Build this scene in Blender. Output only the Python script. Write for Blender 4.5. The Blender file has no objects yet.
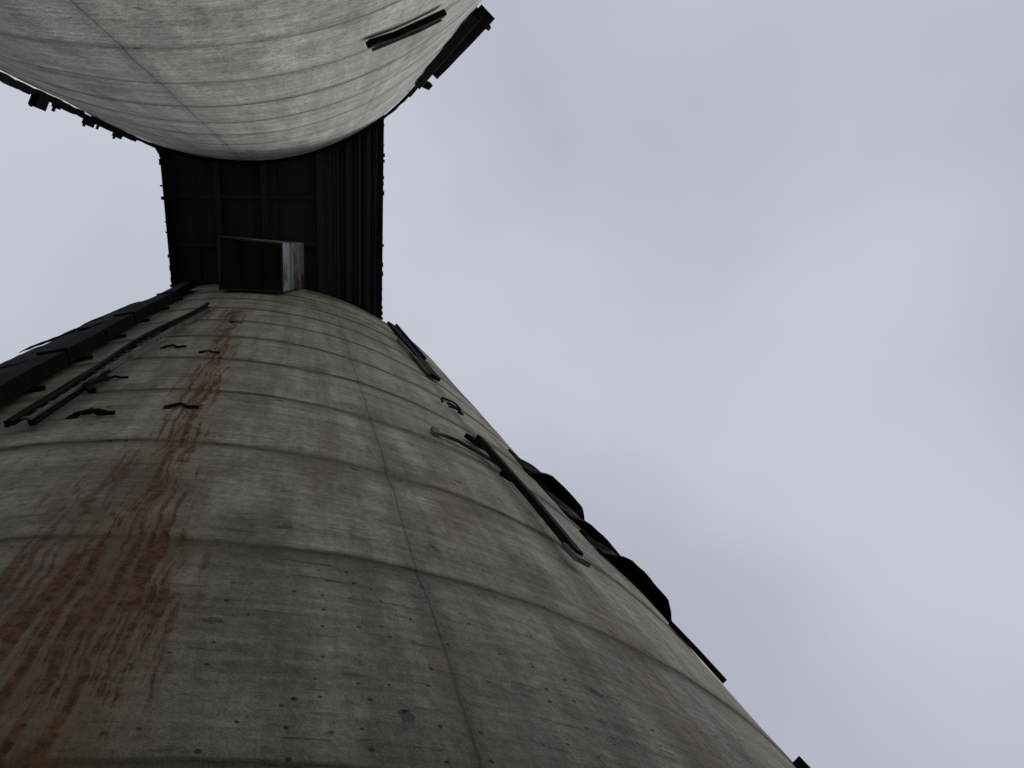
import bpy, math, random
from mathutils import Vector, Matrix, noise
random.seed(7)
R_=math.radians
col=bpy.context.collection
# ------------------------------------------------------------ node helper
class NT:
    def __init__(s,nt): s.nt=nt
    def n(s,t,ins=None,**kw):
        nd=s.nt.nodes.new(t)
        for k,v in kw.items(): setattr(nd,k,v)
        if ins:
            for k,v in ins.items(): s.set(nd.inputs[k],v)
        return nd
    def set(s,inp,v):
        if hasattr(v,'is_output') : s.nt.links.new(v,inp)
        else: inp.default_value=v
    def m(s,op,a,b=0.0,c=0.0,clamp=False):
        nd=s.n('ShaderNodeMath',operation=op,use_clamp=clamp)
        s.set(nd.inputs[0],a); s.set(nd.inputs[1],b); s.set(nd.inputs[2],c); return nd.outputs[0]
    def mul(s,a,b): return s.m('MULTIPLY',a,b)
    def add(s,a,b): return s.m('ADD',a,b)
    def sub(s,a,b): return s.m('SUBTRACT',a,b)
    def ss(s,x,a,b,lo=0.0,hi=1.0):
        nd=s.n('ShaderNodeMapRange',interpolation_type='SMOOTHSTEP')
        s.set(nd.inputs['Value'],x)
        for k,v in (('From Min',a),('From Max',b),('To Min',lo),('To Max',hi)): s.set(nd.inputs[k],v)
        return nd.outputs[0]
    def vec(s,x,y,z=0.0):
        nd=s.n('ShaderNodeCombineXYZ'); s.set(nd.inputs[0],x); s.set(nd.inputs[1],y); s.set(nd.inputs[2],z); return nd.outputs[0]
    def noise(s,v,sc=1.0,det=4.0,rough=.55,dist=0.0,dim='2D'):
        nd=s.n('ShaderNodeTexNoise',{'Vector':v,'Scale':sc,'Detail':det,'Roughness':rough,'Distortion':dist},noise_dimensions=dim); return nd.outputs[0]
    def mix(s,f,a,b,bt='MIX'):
        nd=s.n('ShaderNodeMix',data_type='RGBA',blend_type=bt)
        s.set(nd.inputs[0],f); s.set(nd.inputs[6],a); s.set(nd.inputs[7],b); return nd.outputs[2]
def newmat(name):
    m=bpy.data.materials.new(name); m.use_nodes=True; nt=m.node_tree
    return m,NT(nt),nt.nodes['Principled BSDF']

# ------------------------------------------------------------ layout data
C1=((-2.18,9.91),8.0); C2=((-1.78,-8.77),7.0)
TOP=27.2; LIFT=2.19; J0=2.28
def P(S,th,off,z):
    (cx,cy),R=S; a=R_(th); return Vector((cx+(R+off)*math.cos(a),cy+(R+off)*math.sin(a),z))
def radial(S,p): return Vector((p.x-S[0][0],p.y-S[0][1],0)).normalized()

# ------------------------------------------------------------ concrete
def concrete(name,S,seams,tone,rust=None,light=0.0,seed=0.0,jstr=1.0):
    m,N,b=newmat(name)
    uv=N.n('ShaderNodeUVMap').outputs[0]
    sp=N.n('ShaderNodeSeparateXYZ',{0:uv}); U,Z=sp.outputs[0],sp.outputs[1]
    us=N.add(U,seed)
    v=N.vec(us,N.add(Z,seed*1.7))
    big=N.noise(v,.35,4,.6); mid=N.noise(v,1.5,6,.6); fine=N.noise(v,13,5,.75); grain=N.noise(v,75,2,.7)
    streak=N.noise(N.vec(N.mul(us,3.2),N.mul(Z,.22)),1,5,.65)
    board=N.noise(N.vec(N.mul(us,.35),N.mul(Z,7.5)),1,5,.7)
    a=N.mix(N.ss(mid,.32,.68),tuple(c*.78 for c in tone[0])+(1,),tone[1]+(1,))
    a=N.mix(N.mul(N.ss(big,.4,.62),.55),a,tone[2]+(1,))
    wob=N.mul(N.sub(big,.5),.12)
    zz=N.m('DIVIDE',N.sub(N.sub(Z,wob),J0),LIFT)
    k=N.m('FLOOR',zz); fr=N.sub(zz,k)
    wn=N.n('ShaderNodeTexWhiteNoise',{'W':N.add(k,seed)},noise_dimensions='1D').outputs[0]
    pk=N.m('FLOOR',N.m('DIVIDE',N.add(us,N.mul(wn,3.0)),3.1))
    wn2=N.n('ShaderNodeTexWhiteNoise',{'Vector':N.vec(k,pk,seed)},noise_dimensions='3D').outputs[0]
    lum=N.add(.86,N.mul(wn,.18)); lum=N.add(lum,N.mul(wn2,.07))
    sl=.76 if rust else .86
    lum=N.mul(lum,N.ss(streak,.3,.7,sl,1.14))
    lum=N.mul(lum,N.ss(board,.3,.7,.81 if rust else .86,1.14))
    lum=N.mul(lum,N.ss(fine,.3,.7,.80,1.16))
    lum=N.mul(lum,N.ss(grain,.3,.7,.82,1.15))
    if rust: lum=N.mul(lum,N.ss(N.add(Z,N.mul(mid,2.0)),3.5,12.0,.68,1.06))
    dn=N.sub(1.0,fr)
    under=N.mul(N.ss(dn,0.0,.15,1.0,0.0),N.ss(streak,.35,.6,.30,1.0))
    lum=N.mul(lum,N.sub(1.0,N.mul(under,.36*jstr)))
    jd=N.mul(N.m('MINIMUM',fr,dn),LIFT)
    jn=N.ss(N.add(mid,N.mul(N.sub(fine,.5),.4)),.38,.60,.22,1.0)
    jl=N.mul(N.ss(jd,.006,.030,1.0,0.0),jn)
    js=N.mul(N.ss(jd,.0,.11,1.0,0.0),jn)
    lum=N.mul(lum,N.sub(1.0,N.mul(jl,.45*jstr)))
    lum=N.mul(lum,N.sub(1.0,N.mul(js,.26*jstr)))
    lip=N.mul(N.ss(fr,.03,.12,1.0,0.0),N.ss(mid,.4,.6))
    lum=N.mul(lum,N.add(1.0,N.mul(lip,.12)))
    for su,w,st in seams:
        du=N.m('ABSOLUTE',N.sub(N.add(U,N.mul(N.sub(N.noise(N.vec(su,Z),1.1,4,.65),.5),.05)),su))
        ln=N.mul(N.ss(du,w*.3,w,1.0,0.0),N.mul(N.ss(fine,.35,.55,.5,1.0),st))
        halo=N.mul(N.ss(du,0.0,.18,1.0,0.0),N.mul(N.ss(mid,.35,.6),.26*st))
        lum=N.mul(lum,N.sub(1.0,N.mul(ln,.5)))
        lum=N.mul(lum,N.sub(1.0,halo))
    vb=N.n('ShaderNodeTexVoronoi',{'Vector':v,'Scale':5.5,'Randomness':1.0},feature='F1',voronoi_dimensions='2D')
    hsz=N.n('ShaderNodeSeparateColor',{0:vb.outputs['Color']}).outputs[0]
    hole=N.mul(N.ss(N.m('DIVIDE',vb.outputs['Distance'],N.add(N.mul(hsz,.09),.015)),.6,1.0,1.0,0.0),N.mul(N.m('GREATER_THAN',hsz,.5),N.ss(big,.42,.54)))
    vb2=N.n('ShaderNodeTexVoronoi',{'Vector':v,'Scale':1.3,'Randomness':1.0},feature='F1',voronoi_dimensions='2D')
    spall=N.mul(N.ss(N.add(vb2.outputs['Distance'],N.mul(N.sub(fine,.5),.16)),.05,.065,1.0,0.0),N.m('GREATER_THAN',N.n('ShaderNodeSeparateColor',{0:vb2.outputs['Color']}).outputs[1],.72))
    scar=N.ss(N.noise(N.vec(N.mul(us,1.6),N.mul(Z,16)),1,3,.6),.67,.71)
    lum=N.mul(lum,N.sub(1.0,N.mul(hole,.7)))
    lum=N.mul(lum,N.sub(1.0,N.mul(spall,.45)))
    lum=N.mul(lum,N.sub(1.0,N.mul(scar,.35)))
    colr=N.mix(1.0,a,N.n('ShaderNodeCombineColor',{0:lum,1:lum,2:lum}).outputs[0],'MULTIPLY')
    lime=N.mul(N.ss(N.noise(N.vec(N.mul(us,2.2),N.mul(Z,.45)),1.3,4,.6),.54,.74),.18+light)
    colr=N.mix(lime,colr,(.44,.425,.385,1))
    br=N.mul(N.ss(N.noise(N.vec(N.mul(us,1.5),N.mul(N.add(Z,40.0),.20)),1,5,.65),.50,.72),.34 if not light else .15)
    colr=N.mix(br,colr,(.19,.135,.085,1))
    if rust:
        dr=N.noise(N.vec(N.add(N.mul(U,11),N.mul(mid,1.3)),N.mul(Z,.36)),1.6,5,.66)
        dr2=N.noise(N.vec(N.mul(U,5.0),N.mul(Z,1.6)),1,5,.75,.8)
        dd=N.add(N.mul(dr,.64),N.mul(dr2,.36))
        rc=N.mix(N.ss(fine,.38,.62),(.06,.029,.018,1),(.185,.088,.042,1))
        for (uc,slope,zref,w,z0,z1,amt,thr,wash) in rust:
            c=N.add(uc,N.mul(N.sub(Z,zref),slope))
            q=N.m('DIVIDE',N.add(N.sub(U,c),N.mul(N.sub(mid,.5),.22)),w)
            env=N.m('EXPONENT',N.mul(N.mul(q,q),-1.0))
            zi=N.mul(N.ss(N.add(Z,N.mul(dr,1.2)),z0-.5,z0+1.4),N.ss(Z,z1-1.0,z1+.2,1.0,0.0))
            ez=N.mul(env,zi)
            msk=N.mul(N.ss(N.add(dd,N.mul(N.sub(ez,1.0),.17)),thr,thr+.12),N.ss(ez,.06,.35))
            msk=N.m('MULTIPLY',msk,amt,clamp=True)
            colr=N.mix(N.mul(N.mul(ez,N.ss(streak,.3,.6,.6,1.0)),wash),colr,(.185,.115,.068,1))
            colr=N.mix(msk,colr,rc)
    N.set(b.inputs['Base Color'],colr)
    b.inputs['Roughness'].default_value=.93
    b.inputs['Specular IOR Level'].default_value=.2
    hb=N.add(N.mul(N.noise(v,7,5,.72),.028),N.mul(N.noise(N.vec(N.mul(us,.35),N.mul(Z,7.5)),1,2,.6),.012))
    bp=N.n('ShaderNodeBump',{'Height':hb,'Strength':.8,'Distance':1.0})
    N.set(b.inputs['Normal'],bp.outputs[0])
    return m
def steel(name,base,rustc,amt,rough=.75,spec=.2,sc=1.7):
    m,N,b=newmat(name)
    g=N.n('ShaderNodeNewGeometry').outputs['Position']
    a=N.noise(g,sc,5,.65,.3,'3D'); f=N.noise(g,22,3,.7,0,'3D')
    c=N.mix(N.mul(N.ss(N.add(a,N.mul(N.sub(f,.5),.3)),.5,.62),amt),base+(1,),rustc+(1,))
    lv=N.ss(f,.2,.8,.6,1.3)
    c=N.mix(1.0,c,N.n('ShaderNodeCombineColor',{i:lv for i in range(3)}).outputs[0],'MULTIPLY')
    N.set(b.inputs['Base Color'],c); b.inputs['Roughness'].default_value=rough; b.inputs['Specular IOR Level'].default_value=spec
    return m
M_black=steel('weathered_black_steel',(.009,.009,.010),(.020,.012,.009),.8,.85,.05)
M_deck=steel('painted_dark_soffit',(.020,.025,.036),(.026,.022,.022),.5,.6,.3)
M_grey=steel('galvanised_steel',(.17,.16,.14),(.07,.04,.025),.9)
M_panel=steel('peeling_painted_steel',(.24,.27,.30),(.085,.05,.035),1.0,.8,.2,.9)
M_roof=steel('roof_sheet',(.05,.05,.055),(.07,.035,.02),.7)

s1=lambda th:8.0*R_(th)
s2=lambda th:7.0*R_(th)
tone1=((.36,.326,.270),(.45,.414,.347),(.39,.362,.302))
tone2=((.49,.485,.445),(.59,.59,.545),(.54,.535,.495))
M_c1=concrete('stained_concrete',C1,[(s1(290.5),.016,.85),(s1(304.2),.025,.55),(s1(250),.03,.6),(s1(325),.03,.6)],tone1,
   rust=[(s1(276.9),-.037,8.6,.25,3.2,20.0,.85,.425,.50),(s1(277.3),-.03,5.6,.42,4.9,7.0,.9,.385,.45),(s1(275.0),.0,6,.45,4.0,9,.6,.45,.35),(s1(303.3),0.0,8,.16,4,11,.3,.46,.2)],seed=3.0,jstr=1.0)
M_c2=concrete('pale_concrete',C2,[(s2(90.0),.018,1.0),(s2(62),.02,.5),(s2(118),.02,.6)],tone2,light=.12,seed=41.0,jstr=.68)

def mkmesh(name,verts,faces,mat,parent=None,smooth=False,uvs=None):
    me=bpy.data.meshes.new(name); me.from_pydata([tuple(v) for v in verts],[],faces); me.update()
    if uvs:
        l=me.uv_layers.new(name='UVMap')
        for i,t in enumerate(uvs): l.data[i].uv=t
    if smooth:
        for p in me.polygons: p.use_smooth=True
    me.materials.append(mat)
    o=bpy.data.objects.new(name,me); col.objects.link(o)
    if parent: o.parent=parent
    return o
def empty(name):
    e=bpy.data.objects.new(name,None); col.objects.link(e); return e

def silo(name,S,mat,seed,led=1.0):
    e=empty(name); (cx,cy),R=S; n=480
    rows=[]
    rnd=random.Random(seed)
    lo=J0-LIFT
    while lo<TOP:
        o_bot=(.004+rnd.uniform(0,.008))*led; o_top=-(.003+rnd.uniform(0,.006))*led
        a=max(lo,0); bz=min(lo+LIFT,TOP)
        m=8
        for i in range(m+1):
            t=i/m
            zz=a+(bz-a)*t
            if i==0 and a>0: zz+=.010
            if i==m and bz<TOP: zz-=.010
            rows.append((zz,o_bot*(1-t)+o_top*t+.014*math.sin(math.pi*t)))
        lo+=LIFT
    V=[];Fc=[];UV=[]
    for (zz,of) in rows:
        for j in range(n):
            th=2*math.pi*j/n
            wz=(noise.noise(Vector((math.cos(th)*R*.7,math.sin(th)*R*.7,seed)))) *.045
            q=Vector((math.cos(th)*R,math.sin(th)*R,zz))
            w=.018*noise.noise(q*.45+Vector((seed,0,0)))+.009*noise.noise(q*1.7)
            r=R+of+w
            V.append((cx+r*math.cos(th),cy+r*math.sin(th),zz+(wz if 0<zz<TOP else 0)))
    nr=len(rows)
    for i in range(nr-1):
        for j in range(n):
            j2=(j+1)%n
            Fc.append((i*n+j,i*n+j2,(i+1)*n+j2,(i+1)*n+j))
            u0=2*math.pi*j/n*R; u1=2*math.pi*(j+1)/n*R
            for uu,ii in ((u0,i),(u1,i),(u1,i+1),(u0,i+1)): UV.append((uu,rows[ii][0]))
    mkmesh('wall',V,Fc,mat,e,True,UV)
    V=[];Fc=[]
    for j in range(96):
        th=2*math.pi*j/96; V.append((cx+(R-.03)*math.cos(th),cy+(R-.03)*math.sin(th),TOP-.02))
    V.append((cx,cy,TOP+.02)); Fc=[(j,(j+1)%96,96) for j in range(96)]
    mkmesh('roof_slab',V,Fc,M_roof,e)
    V=[];Fc=[]
    for zz,rr in ((0,R+.25),(.35,R+.25),(.42,R-.05)):
        for j in range(128):
            th=2*math.pi*j/128; V.append((cx+rr*math.cos(th),cy+rr*math.sin(th),zz))
    for i in range(2):
        for j in range(128): Fc.append((i*128+j,i*128+(j+1)%128,(i+1)*128+(j+1)%128,(i+1)*128+j))
    mkmesh('plinth',V,Fc,M_grey,e)
    return e
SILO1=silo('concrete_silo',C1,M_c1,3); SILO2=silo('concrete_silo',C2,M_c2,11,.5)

# ------------------------------------------------------------ swept bar on silo
def bar(name,S,pts,w,t,mat,parent=None,jit=0.0):
    """pts: (theta,off,z[,wscale]); w = width along the wall, t = thickness away from it"""
    Q=[P(S,*p[:3]) for p in pts]; sc=[(p[3] if len(p)>3 else 1.0) for p in pts]
    V=[];Fc=[]
    for i,q in enumerate(Q):
        d=(Q[min(i+1,len(Q)-1)]-Q[max(i-1,0)]).normalized(); r=radial(S,q)
        if abs(d.dot(r))>.9: r=Vector((0,0,1))
        s=d.cross(r).normalized(); r2=s.cross(d).normalized()
        ww=w*sc[i]+random.uniform(-jit,jit)
        for a,b_ in ((-1,-1),(1,-1),(1,1),(-1,1)): V.append(q+s*(a*ww/2)+r2*(b_*t*sc[i]/2))
        if i:
            k=4*(i-1)
            for j in range(4): Fc.append((k+j,k+(j+1)%4,k+4+(j+1)%4,k+4+j))
    k=4*(len(Q)-1); Fc+= [(3,2,1,0),(k,k+1,k+2,k+3)]
    return mkmesh(name,V,Fc,mat,parent)
def sheet(name,S,th0,th1,z0,z1,offf,mat,parent=None,nu=10,nv=14,rag=.05,thick=.012,smooth=True):
    V=[];Fc=[]
    for i in range(nv+1):
        for j in range(nu+1):
            a=j/nu; b_=i/nv
            th=th0+(th1-th0)*a; z=z0+(z1-z0)*b_
            if i in(0,nv): z+=random.uniform(-rag,rag)
            if j in(0,nu): th+=random.uniform(-rag,rag)*5
            V.append(P(S,th,offf(a,b_)+.012*noise.noise(Vector((th*.6,z*3,1))),z))
    for i in range(nv):
        for j in range(nu):
            k=i*(nu+1)+j; Fc.append((k,k+1,k+nu+2,k+nu+1))
    o=mkmesh(name,V,Fc,mat,parent,smooth)
    md=o.modifiers.new('s','SOLIDIFY'); md.thickness=thick
    return o

# left vertical duct on silo 1, in sections, with cladding sheets beside it
e=empty('steel_cable_duct')
z=8.6; i=0
while z<25.4:
    L=min(2.15,25.4-z)
    th=262.0+random.uniform(-.15,.15)-.07*i
    n=8
    bar('duct_section',C1,[(th+random.uniform(-.06,.06),.18,z+(L+.01)*q/n) for q in range(n+1)],.32,.20,M_black,e,.03)
    if i%2: bar('flange',C1,[(th,.19,z+L-.05),(th,.19,z+L-.01)],.37,.24,M_black,e)
    bar('strap',C1,[(th-1.9,.05,z+.7),(th+1.9,.05,z+.7)],.06,.05,M_black,e)
    sheet('side_cladding',C1,243,th-.3,z-.02,z+L+.03,lambda a,b_,q=random.uniform(.0,.08):.06+.02*math.sin(a*20)+q*(1-a)*(1-b_),M_black,e,nu=24,rag=.04)
    z+=L; i+=1
# loose leaning cable tray
e=empty('cable_tray')
A=(270.4,.05,19.6); B=(266.7,.12,9.3)
def lerp(A,B,t): return tuple(a+(b-a)*t for a,b in zip(A,B))
def bow(t): return .05*math.sin(math.pi*t)
TW=.62
for s_ in (-1,1):
    bar('rail',C1,[(lerp(A,B,t)[0]+s_*TW,lerp(A,B,t)[1]+bow(t),lerp(A,B,t)[2]+.02*s_) for t in [k/10 for k in range(11)]],.035,.06,M_grey if s_>0 else M_black,e)
for k in range(34):
    t=(k+.5)/34; q=lerp(A,B,t)
    if k in(5,13,14,20,27): continue
    bar('rung',C1,[(q[0]-TW,q[1]+bow(t),q[2]),(q[0]+TW,q[1]+bow(t),q[2])],.06,.025,M_grey,e)
bar('cable',C1,[(lerp(A,B,t)[0]-.5+.35*math.sin(t*9),.12+bow(t),lerp(A,B,t)[2]) for t in [k/14 for k in range(15)]],.05,.05,M_black,e)
bar('cable',C1,[(lerp(A,B,t)[0]+.55+.25*math.sin(t*7+1),.10+bow(t)*.5,lerp(A,B,t)[2]) for t in [k/14 for k in range(9,15)]],.05,.05,M_black,e)
bar('loose_end',C1,[(268.2,.06,11.6),(268.5,.12,11.2),(268.1,.14,10.8),(268.9,.10,10.6)],.07,.05,M_black,e)
# wall brackets: bent straps
for th,z,s_ in ((268.9,9.75,1.2),(274.7,10.05,.95),(274.0,13.6,.8),(269.8,14.0,1.0),(267.9,11.7,.8),(274.8,17.2,.6),(266.6,15.6,.7)):
    e=empty('wall_bracket')
    g1,g2,g3=[random.uniform(-.05,.05) for _ in range(3)]
    bar('strap',C1,[(th,.01,z),(th+.2*s_,.04*s_,z+.01),(th+1.0*s_,.06*s_,z+.03+g1),(th+1.6*s_,.05*s_,z-.04+g2),(th+2.4*s_,.05*s_,z-.04+g3)],.034*s_,.03*s_,M_black,e,.006)
    bar('plate',C1,[(th+.1*s_,.02,z+.07),(th+.1*s_,.02,z-.07)],.08*s_,.03,M_black,e)
    if s_>1.1: bar('hook',C1,[(th+1.9*s_,.05*s_,z-.03),(th+1.7*s_,.09*s_,z-.14),(th+.9*s_,.09*s_,z-.20)],.04*s_,.035*s_,M_black,e)
# right side of silo 1
e=empty('steel_channel')
bar('web',C1,[(305.6,.05,27.0),(305.3,.07,23.5),(305.3,.08,21.0),(304.9,.09,17.6)],.28,.08,M_black,e,.03)
bar('bent_flange',C1,[(306.6,.10,27.0),(306.4,.10,23),(306.2,.12,20.2)],.06,.14,M_black,e,.01)
bar('loose_rail',C1,[(303.2,.05,22.5),(303.6,.08,20.2),(304.0,.10,17.6)],.07,.04,M_grey,e)
e=empty('wire_loop')
bar('wire',C1,[(302.0+1.05*(1-math.cos(t)),.07+.06*math.sin(t/2),14.4+.38*math.sin(t)+.08*math.sin(3*t)) for t in [k*2*math.pi/16 for k in range(15)]],.035,.03,M_black,e)
bar('wire',C1,[(302.6+.8*(1-math.cos(t)),.10,14.2+.25*math.sin(t+.4)) for t in [k*2*math.pi/12 for k in range(10)]],.05,.03,M_black,e)
e=empty('horizontal_rod')
bar('rod',C1,[(297.3,.05,11.4),(299.5,.07,11.38),(301.5,.06,11.36),(303.6,.08,11.15)],.055,.045,M_grey,e)
bar('clip',C1,[(297.2,.04,11.3),(297.2,.06,11.52)],.10,.06,M_grey,e)
e=empty('steel_pole')
bar('pole',C1,[(302.4,.16,11.9),(303.2,.14,10.8),(303.7,.14,9.6),(303.8,.14,8.65),(303.8,.14,8.1)],.085,.08,M_black,e)
bar('second_rail',C1,[(304.0,.06,11.7),(304.6,.08,10.7),(305.0,.08,9.6)],.05,.04,M_black,e)
bar('foot_plate',C1,[(303.7,.12,8.3),(303.9,.13,7.98)],.19,.05,M_grey,e,.02)
bar('head_plate',C1,[(302.1,.08,12.1),(302.9,.10,11.7)],.20,.07,M_black,e,.02)
bar('clamp',C1,[(302.8,.08,10.6),(305.2,.08,10.6)],.05,.07,M_black,e)
# torn sheet flaps on the right edge: folded plates pinned at the top, open and kicked out at the lower end
def hood(mx,kick):
    return lambda a,b_: .03+(mx*(1-b_)**.6+kick*max(0,.2-b_))*min(1,4.5*a,4.5*(1-a))+.012*math.sin(b_*11+a*4)
for (t0,t1,z0,z1,mx,kk) in ((312.5,323,13.0,14.3,.17,.2),(313,324,11.2,12.6,.10,.12),(313,324,9.9,10.65,.16,.15)):
    e=empty('sheet_metal_flap')
    sheet('sheet',C1,t0,t1,z0,z1,hood(mx,kk),M_black,e,nu=20,nv=10,rag=.025,thick=.02,smooth=False)
    bar('batten',C1,[(t0,.03,z1),((t0+t1)/2,.04,z1+.02),(t1,.03,z1)],.06,.05,M_black,e)
    bar('lower_batten',C1,[(t0,.04,z0+.12),((t0+t1)/2,.05,z0+.1),(t1,.04,z0+.12)],.06,.05,M_black,e)
e=empty('steel_angle')
bar('angle',C1,[(318.6,.04,9.05),(318.9,.05,8.5),(319.2,.05,7.95)],.05,.06,M_black,e,.01)
e=empty('steel_angle')
bar('angle',C1,[(318.6,.05,6.62),(318.9,.06,6.1)],.08,.10,M_black,e,.01)

# ---------------- silo 2 fittings
e=empty('hanging_steel_plate')
bar('plate',C2,[(43.0,.20,23.4),(42.6,.22,21.8),(42.8,.22,20.4),(42.6,.23,19.0),(42.4,.23,17.2)],.10,.36,M_black,e,.03)
bar('plate_rib',C2,[(45.0,.12,24.5),(44.4,.12,20),(44,.12,17.0)],.16,.20,M_black,e,.02)
bar('bolt_bar',C2,[(42,.36,17.9),(42,.46,17.85)],.08,.10,M_black,e)
e=empty('steel_bar')
bar('bar',C2,[(67.9,.08,12.3),(65,.09,12.42),(61,.09,12.52),(58.6,.10,12.60)],.14,.08,M_black,e,.01)
bar('bar_edge',C2,[(67.6,.14,12.45),(62,.14,12.60),(59,.14,12.70)],.03,.04,M_grey,e)
e=empty('wall_bracket')
bar('arm',C2,[(43,.05,25.4),(42.5,.25,25.3),(42.5,.36,25.1)],.18,.14,M_black,e)
e=empty('vertical_pipe')
bar('pipe',C2,[(44+random.uniform(-.3,.3),.10,27.0-k*.9) for k in range(8)],.12,.12,M_black,e)
e=empty('cable_run')
pp=[]
for k in range(60): pp.append((115.0+random.uniform(-.3,.3),.11+random.uniform(-.02,.02),27.2-k*.27,random.uniform(.8,1.2)))
bar('run',C2,pp,.11,.13,M_black,e)
for z,l,o,h in ((18.9,.62,.34,.24),(19.9,.12,.26,.12),(22.4,.50,.30,.18),(23.3,.10,.24,.10),(25.3,.5,.30,.16)):
    bar('box',C2,[(115.0,o-.10,z-l/2),(115.0,o-.10,z+l/2)],.14,h,M_black,e,.01)
    bar('lug',C2,[(115.0,.1,z-l/2),(115.0,o+.04,z-l/2-.03)],.05,.06,M_black,e)
e=empty('roof_drip_edge')
V=[];Fc=[]
for j in range(145):
    th=130-j*1.5
    o=.10+.03*random.random()
    V+= [P(C2,th,.03,TOP-.22+.05*random.random()),P(C2,th,o,TOP-.20),P(C2,th,o,TOP+.02),P(C2,th,.02,TOP+.02)]
    if j:
        k=4*(j-1)
        for q in range(4): Fc.append((k+q,k+(q+1)%4,k+4+(q+1)%4,k+4+q))
mkmesh('drip_strip',V,Fc,M_black,e)

# ------------------------------------------------------------ gallery between the silos
G=empty('conveyor_gallery')
def box(name,x0,x1,y0,y1,z0,z1,mat,parent,skew=0.0):
    def sx(x,y): return x+ (skew*(y)) 
    V=[(sx(x,y),y,z) for z in (z0,z1) for x,y in ((x0,y0),(x1,y0),(x1,y1),(x0,y1))]
    Fc=[(3,2,1,0),(4,5,6,7),(0,1,5,4),(1,2,6,5),(2,3,7,6),(3,0,4,7)]
    return mkmesh(name,V,Fc,mat,parent)
XL,XR=-4.02,2.28; SK=-.046
prof=[];x=XL
while x<XR:
    if x>.35: step=[(0,0),(.10,0),(.14,.07),(.24,.07),(.28,0)]; L=.28
    else: step=[(0,.03),(.72,.03),(.74,.0),(.80,.0),(.82,.03)]; L=.82
    for a,h in step:
        if x+a<XR: prof.append((x+a,TOP+.06+h))
    x+=L+.001
V=[];Fc=[]
ys=[-7.5,-3,-1.2,.6,2.4,7.5]
for yi in ys:
    for (px,pz) in prof:
        f=(px-XL)/(XR-XL); V.append((px+SK*yi*f,yi,pz))
n=len(prof)
for i in range(len(ys)-1):
    for j in range(n-1): Fc.append((i*n+j,i*n+j+1,(i+1)*n+j+1,(i+1)*n+j))
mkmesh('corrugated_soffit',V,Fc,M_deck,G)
for xx,w,d,m_ in ((.41,.12,.20,M_deck),(1.27,.08,.12,M_deck),(1.62,.05,.16,M_deck),(1.9,.08,.14,M_deck),(XR-.03,.10,.34,M_black),(XL+.05,.12,.34,M_black),(-2.6,.10,.16,M_deck),(-1.25,.10,.18,M_deck)):
    f=(xx-XL)/(XR-XL)
    box('longitudinal_beam',xx-w/2,xx+w/2,-7.4,7.4,TOP+.055-d,TOP+.055,m_,G,SK*f)
    box('beam_flange',xx-w*.9,xx+w*.9,-7.35,7.35,TOP+.03-d,TOP+.053-d,m_,G,SK*f)
for yy in (-2.2,-.7,.75):
    box('cross_beam',XL+.12,.34,yy-.05,yy+.05,TOP-.10,TOP+.05,M_deck,G)
box('gallery_body',XL+.05,XR-.25,-7.4,7.4,TOP+.2,TOP+2.6,M_roof,G)
rr=random.Random(5)
yy=-3.5
while yy<3.2:
    yy+=rr.choice((.18,.29,.31,.5,.6)); L=rr.uniform(.03,.10)
    x=XR-.03+SK*yy
    box('edge_bolt',x+.03,x+.09+rr.uniform(0,.05),yy-L/2,yy+L,TOP-.24,TOP-.17,M_black,G)
yy=-2.6
while yy<1.8:
    yy+=rr.choice((.2,.3,.35,.7)); L=rr.uniform(.03,.12)
    box('edge_bolt',XL-.08-rr.uniform(0,.07),XL-.01,yy-L/2,yy+L,TOP-.24,TOP-.14,M_black,G)
V=[(XL-.01,-1.7,TOP-.2),(XL-.30,-2.3,TOP-.2),(XL-.55,-3.4,TOP-.2),(XL-.01,-3.4,TOP-.2)]
V+=[(x,y,TOP-.12) for x,y,_ in V]
mkmesh('gusset_plate',V,[(3,2,1,0),(4,5,6,7),(0,1,5,4),(1,2,6,5),(2,3,7,6),(3,0,4,7)],M_black,G)
# hopper outlet hanging from the soffit beside silo 1
H=empty('hopper_outlet')
zb=23.4; zt=TOP+.02
bo=[(-2.28,.40),(-.66,.60),(-.72,1.90),(-2.36,1.82)]
to=[(-2.28,.62),(-.14,.70),(-.20,2.10),(-2.36,1.95)]
def ins(q,d):
    cx=sum(a for a,_ in q)/4; cy=sum(b for _,b in q)/4
    return [(a+(d if a<cx else -d),b+(d if b<cy else -d)) for a,b in q]
def shell(a,b):
    V=[(x,y,zb) for x,y in a]+[(x,y,zt) for x,y in b]; return V
Vo=shell(bo,to); Vi=shell(ins(bo,.03),ins(to,.03))
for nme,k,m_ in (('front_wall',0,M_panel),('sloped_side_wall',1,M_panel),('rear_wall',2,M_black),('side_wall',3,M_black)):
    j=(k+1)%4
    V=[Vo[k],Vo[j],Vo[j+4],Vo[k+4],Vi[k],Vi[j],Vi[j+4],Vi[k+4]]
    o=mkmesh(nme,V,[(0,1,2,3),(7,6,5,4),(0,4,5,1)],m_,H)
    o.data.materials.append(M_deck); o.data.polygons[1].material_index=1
ri=ins(bo,.05)
V=[(x,y,zb-.05) for x,y in bo]+[(x,y,zb-.05) for x,y in ri]+[(x,y,zb) for x,y in bo]+[(x,y,zb) for x,y in ri]
Fc=[]
for k in range(4):
    j=(k+1)%4; Fc+= [(k,j,4+j,4+k),(8+k,8+j,j,k),(4+k,4+j,12+j,12+k)]
mkmesh('outlet_flange',V,Fc,steel('rusty_flange',(.05,.047,.047),(.06,.04,.03),1.0),H)
V=[(x,y,zb+.06) for x,y in ins(bo,.035)]
mkmesh('slide_gate',V,[(0,1,2,3)],steel('gate_steel',(.010,.011,.014),(.012,.010,.010),1.0),H)
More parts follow.
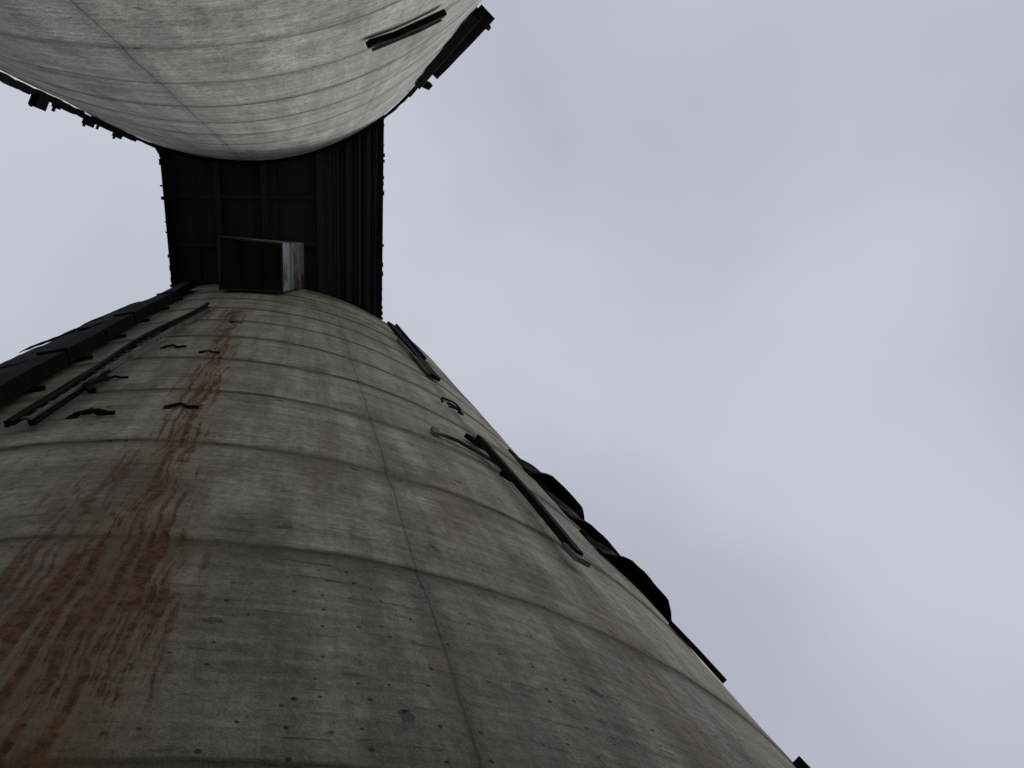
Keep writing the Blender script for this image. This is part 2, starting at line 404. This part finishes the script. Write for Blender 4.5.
for fx in (.34,.68):
    x=-2.3+1.6*fx
    box('gate_rib',x-.02,x+.02,.60,1.78,zb+.02,zb+.055,M_black,H)
for t in (.3,.62,.9):
    a=[Vector(Vo[1]).lerp(Vector(Vo[5]),t),Vector(Vo[2]).lerp(Vector(Vo[6]),t)]
    V=[a[0]+Vector((.002,0,-.03)),a[1]+Vector((.002,0,-.03)),a[1]+Vector((.05,0,0)),a[0]+Vector((.05,0,0)),a[0]+Vector((.002,0,.03)),a[1]+Vector((.002,0,.03))]
    mkmesh('stiffener',V,[(0,1,2,3),(3,2,5,4)],M_panel,H)

# ------------------------------------------------------------ ground
m,N,b=newmat('packed_dirt')
g=N.n('ShaderNodeNewGeometry').outputs['Position']
a=N.noise(g,.3,4,.6); f=N.noise(g,9,3,.7)
c=N.mix(N.ss(a,.35,.65),(.13,.12,.10,1),(.22,.205,.18,1)); c=N.mix(N.ss(f,.5,.7),c,(.28,.27,.25,1))
N.set(b.inputs['Base Color'],c); b.inputs['Roughness'].default_value=.95
mkmesh('ground',[(-1500,-1500,0),(1500,-1500,0),(1500,1500,0),(-1500,1500,0)],[(0,1,2,3)],m)

# ------------------------------------------------------------ sky & sun
SUN_EL,SUN_AZ=R_(42),R_(38)   # azimuth from +X toward +Y
w=bpy.data.worlds.new('World'); bpy.context.scene.world=w; w.use_nodes=True
N=NT(w.node_tree); bg=w.node_tree.nodes['Background']
sky=N.n('ShaderNodeTexSky',sky_type='NISHITA'); sky.sun_disc=False; sky.sun_elevation=SUN_EL; sky.sun_rotation=R_(90)-SUN_AZ
sky.air_density=1.0; sky.dust_density=.5
tc=N.n('ShaderNodeTexCoord').outputs['Generated']
mp=N.n('ShaderNodeMapping',{0:tc}); mp.inputs['Location'].default_value=(3.1,.7,1.9); mp.inputs['Scale'].default_value=(1,1,.6)
n1=N.noise(mp.outputs[0],2.6,3,.45,0,'3D'); n2=N.noise(mp.outputs[0],1.3,1,.5,0,'3D')
f=N.add(N.mul(n1,.45),N.mul(n2,.55))
cl=N.mix(N.ss(f,.34,.66),(4.35,4.56,5.35,1),(5.75,6.0,6.85,1))
mixed=N.mix(.97,sky.outputs[0],cl)
N.set(bg.inputs[0],mixed); bg.inputs[1].default_value=.1
L=bpy.data.lights.new('sun','SUN'); L.energy=1.5; L.angle=R_(30); L.color=(1,.97,.92)
lo=bpy.data.objects.new('sun',L); col.objects.link(lo)
d=Vector((math.cos(SUN_EL)*math.cos(SUN_AZ),math.cos(SUN_EL)*math.sin(SUN_AZ),math.sin(SUN_EL)))
lo.rotation_euler=d.to_track_quat('Z','Y').to_euler(); lo.location=d*60

# ------------------------------------------------------------ camera (standing between the silos, looking up)
F=770.0
u=Vector((-205,164,-F)).normalized(); X=(Vector((1,0,0))-u.x*u).normalized(); Y=u.cross(X)
c=bpy.data.cameras.new('camera'); co=bpy.data.objects.new('camera',c); col.objects.link(co)
c.sensor_width=36; c.lens=F/1024*36; c.clip_start=.05; c.clip_end=6000
co.matrix_world=Matrix.Translation((0,0,1.6))@Matrix((X,Y,u)).to_4x4()
sc=bpy.context.scene; sc.camera=co
sc.view_settings.view_transform='Standard'; sc.view_settings.look='None'; sc.view_settings.exposure=0
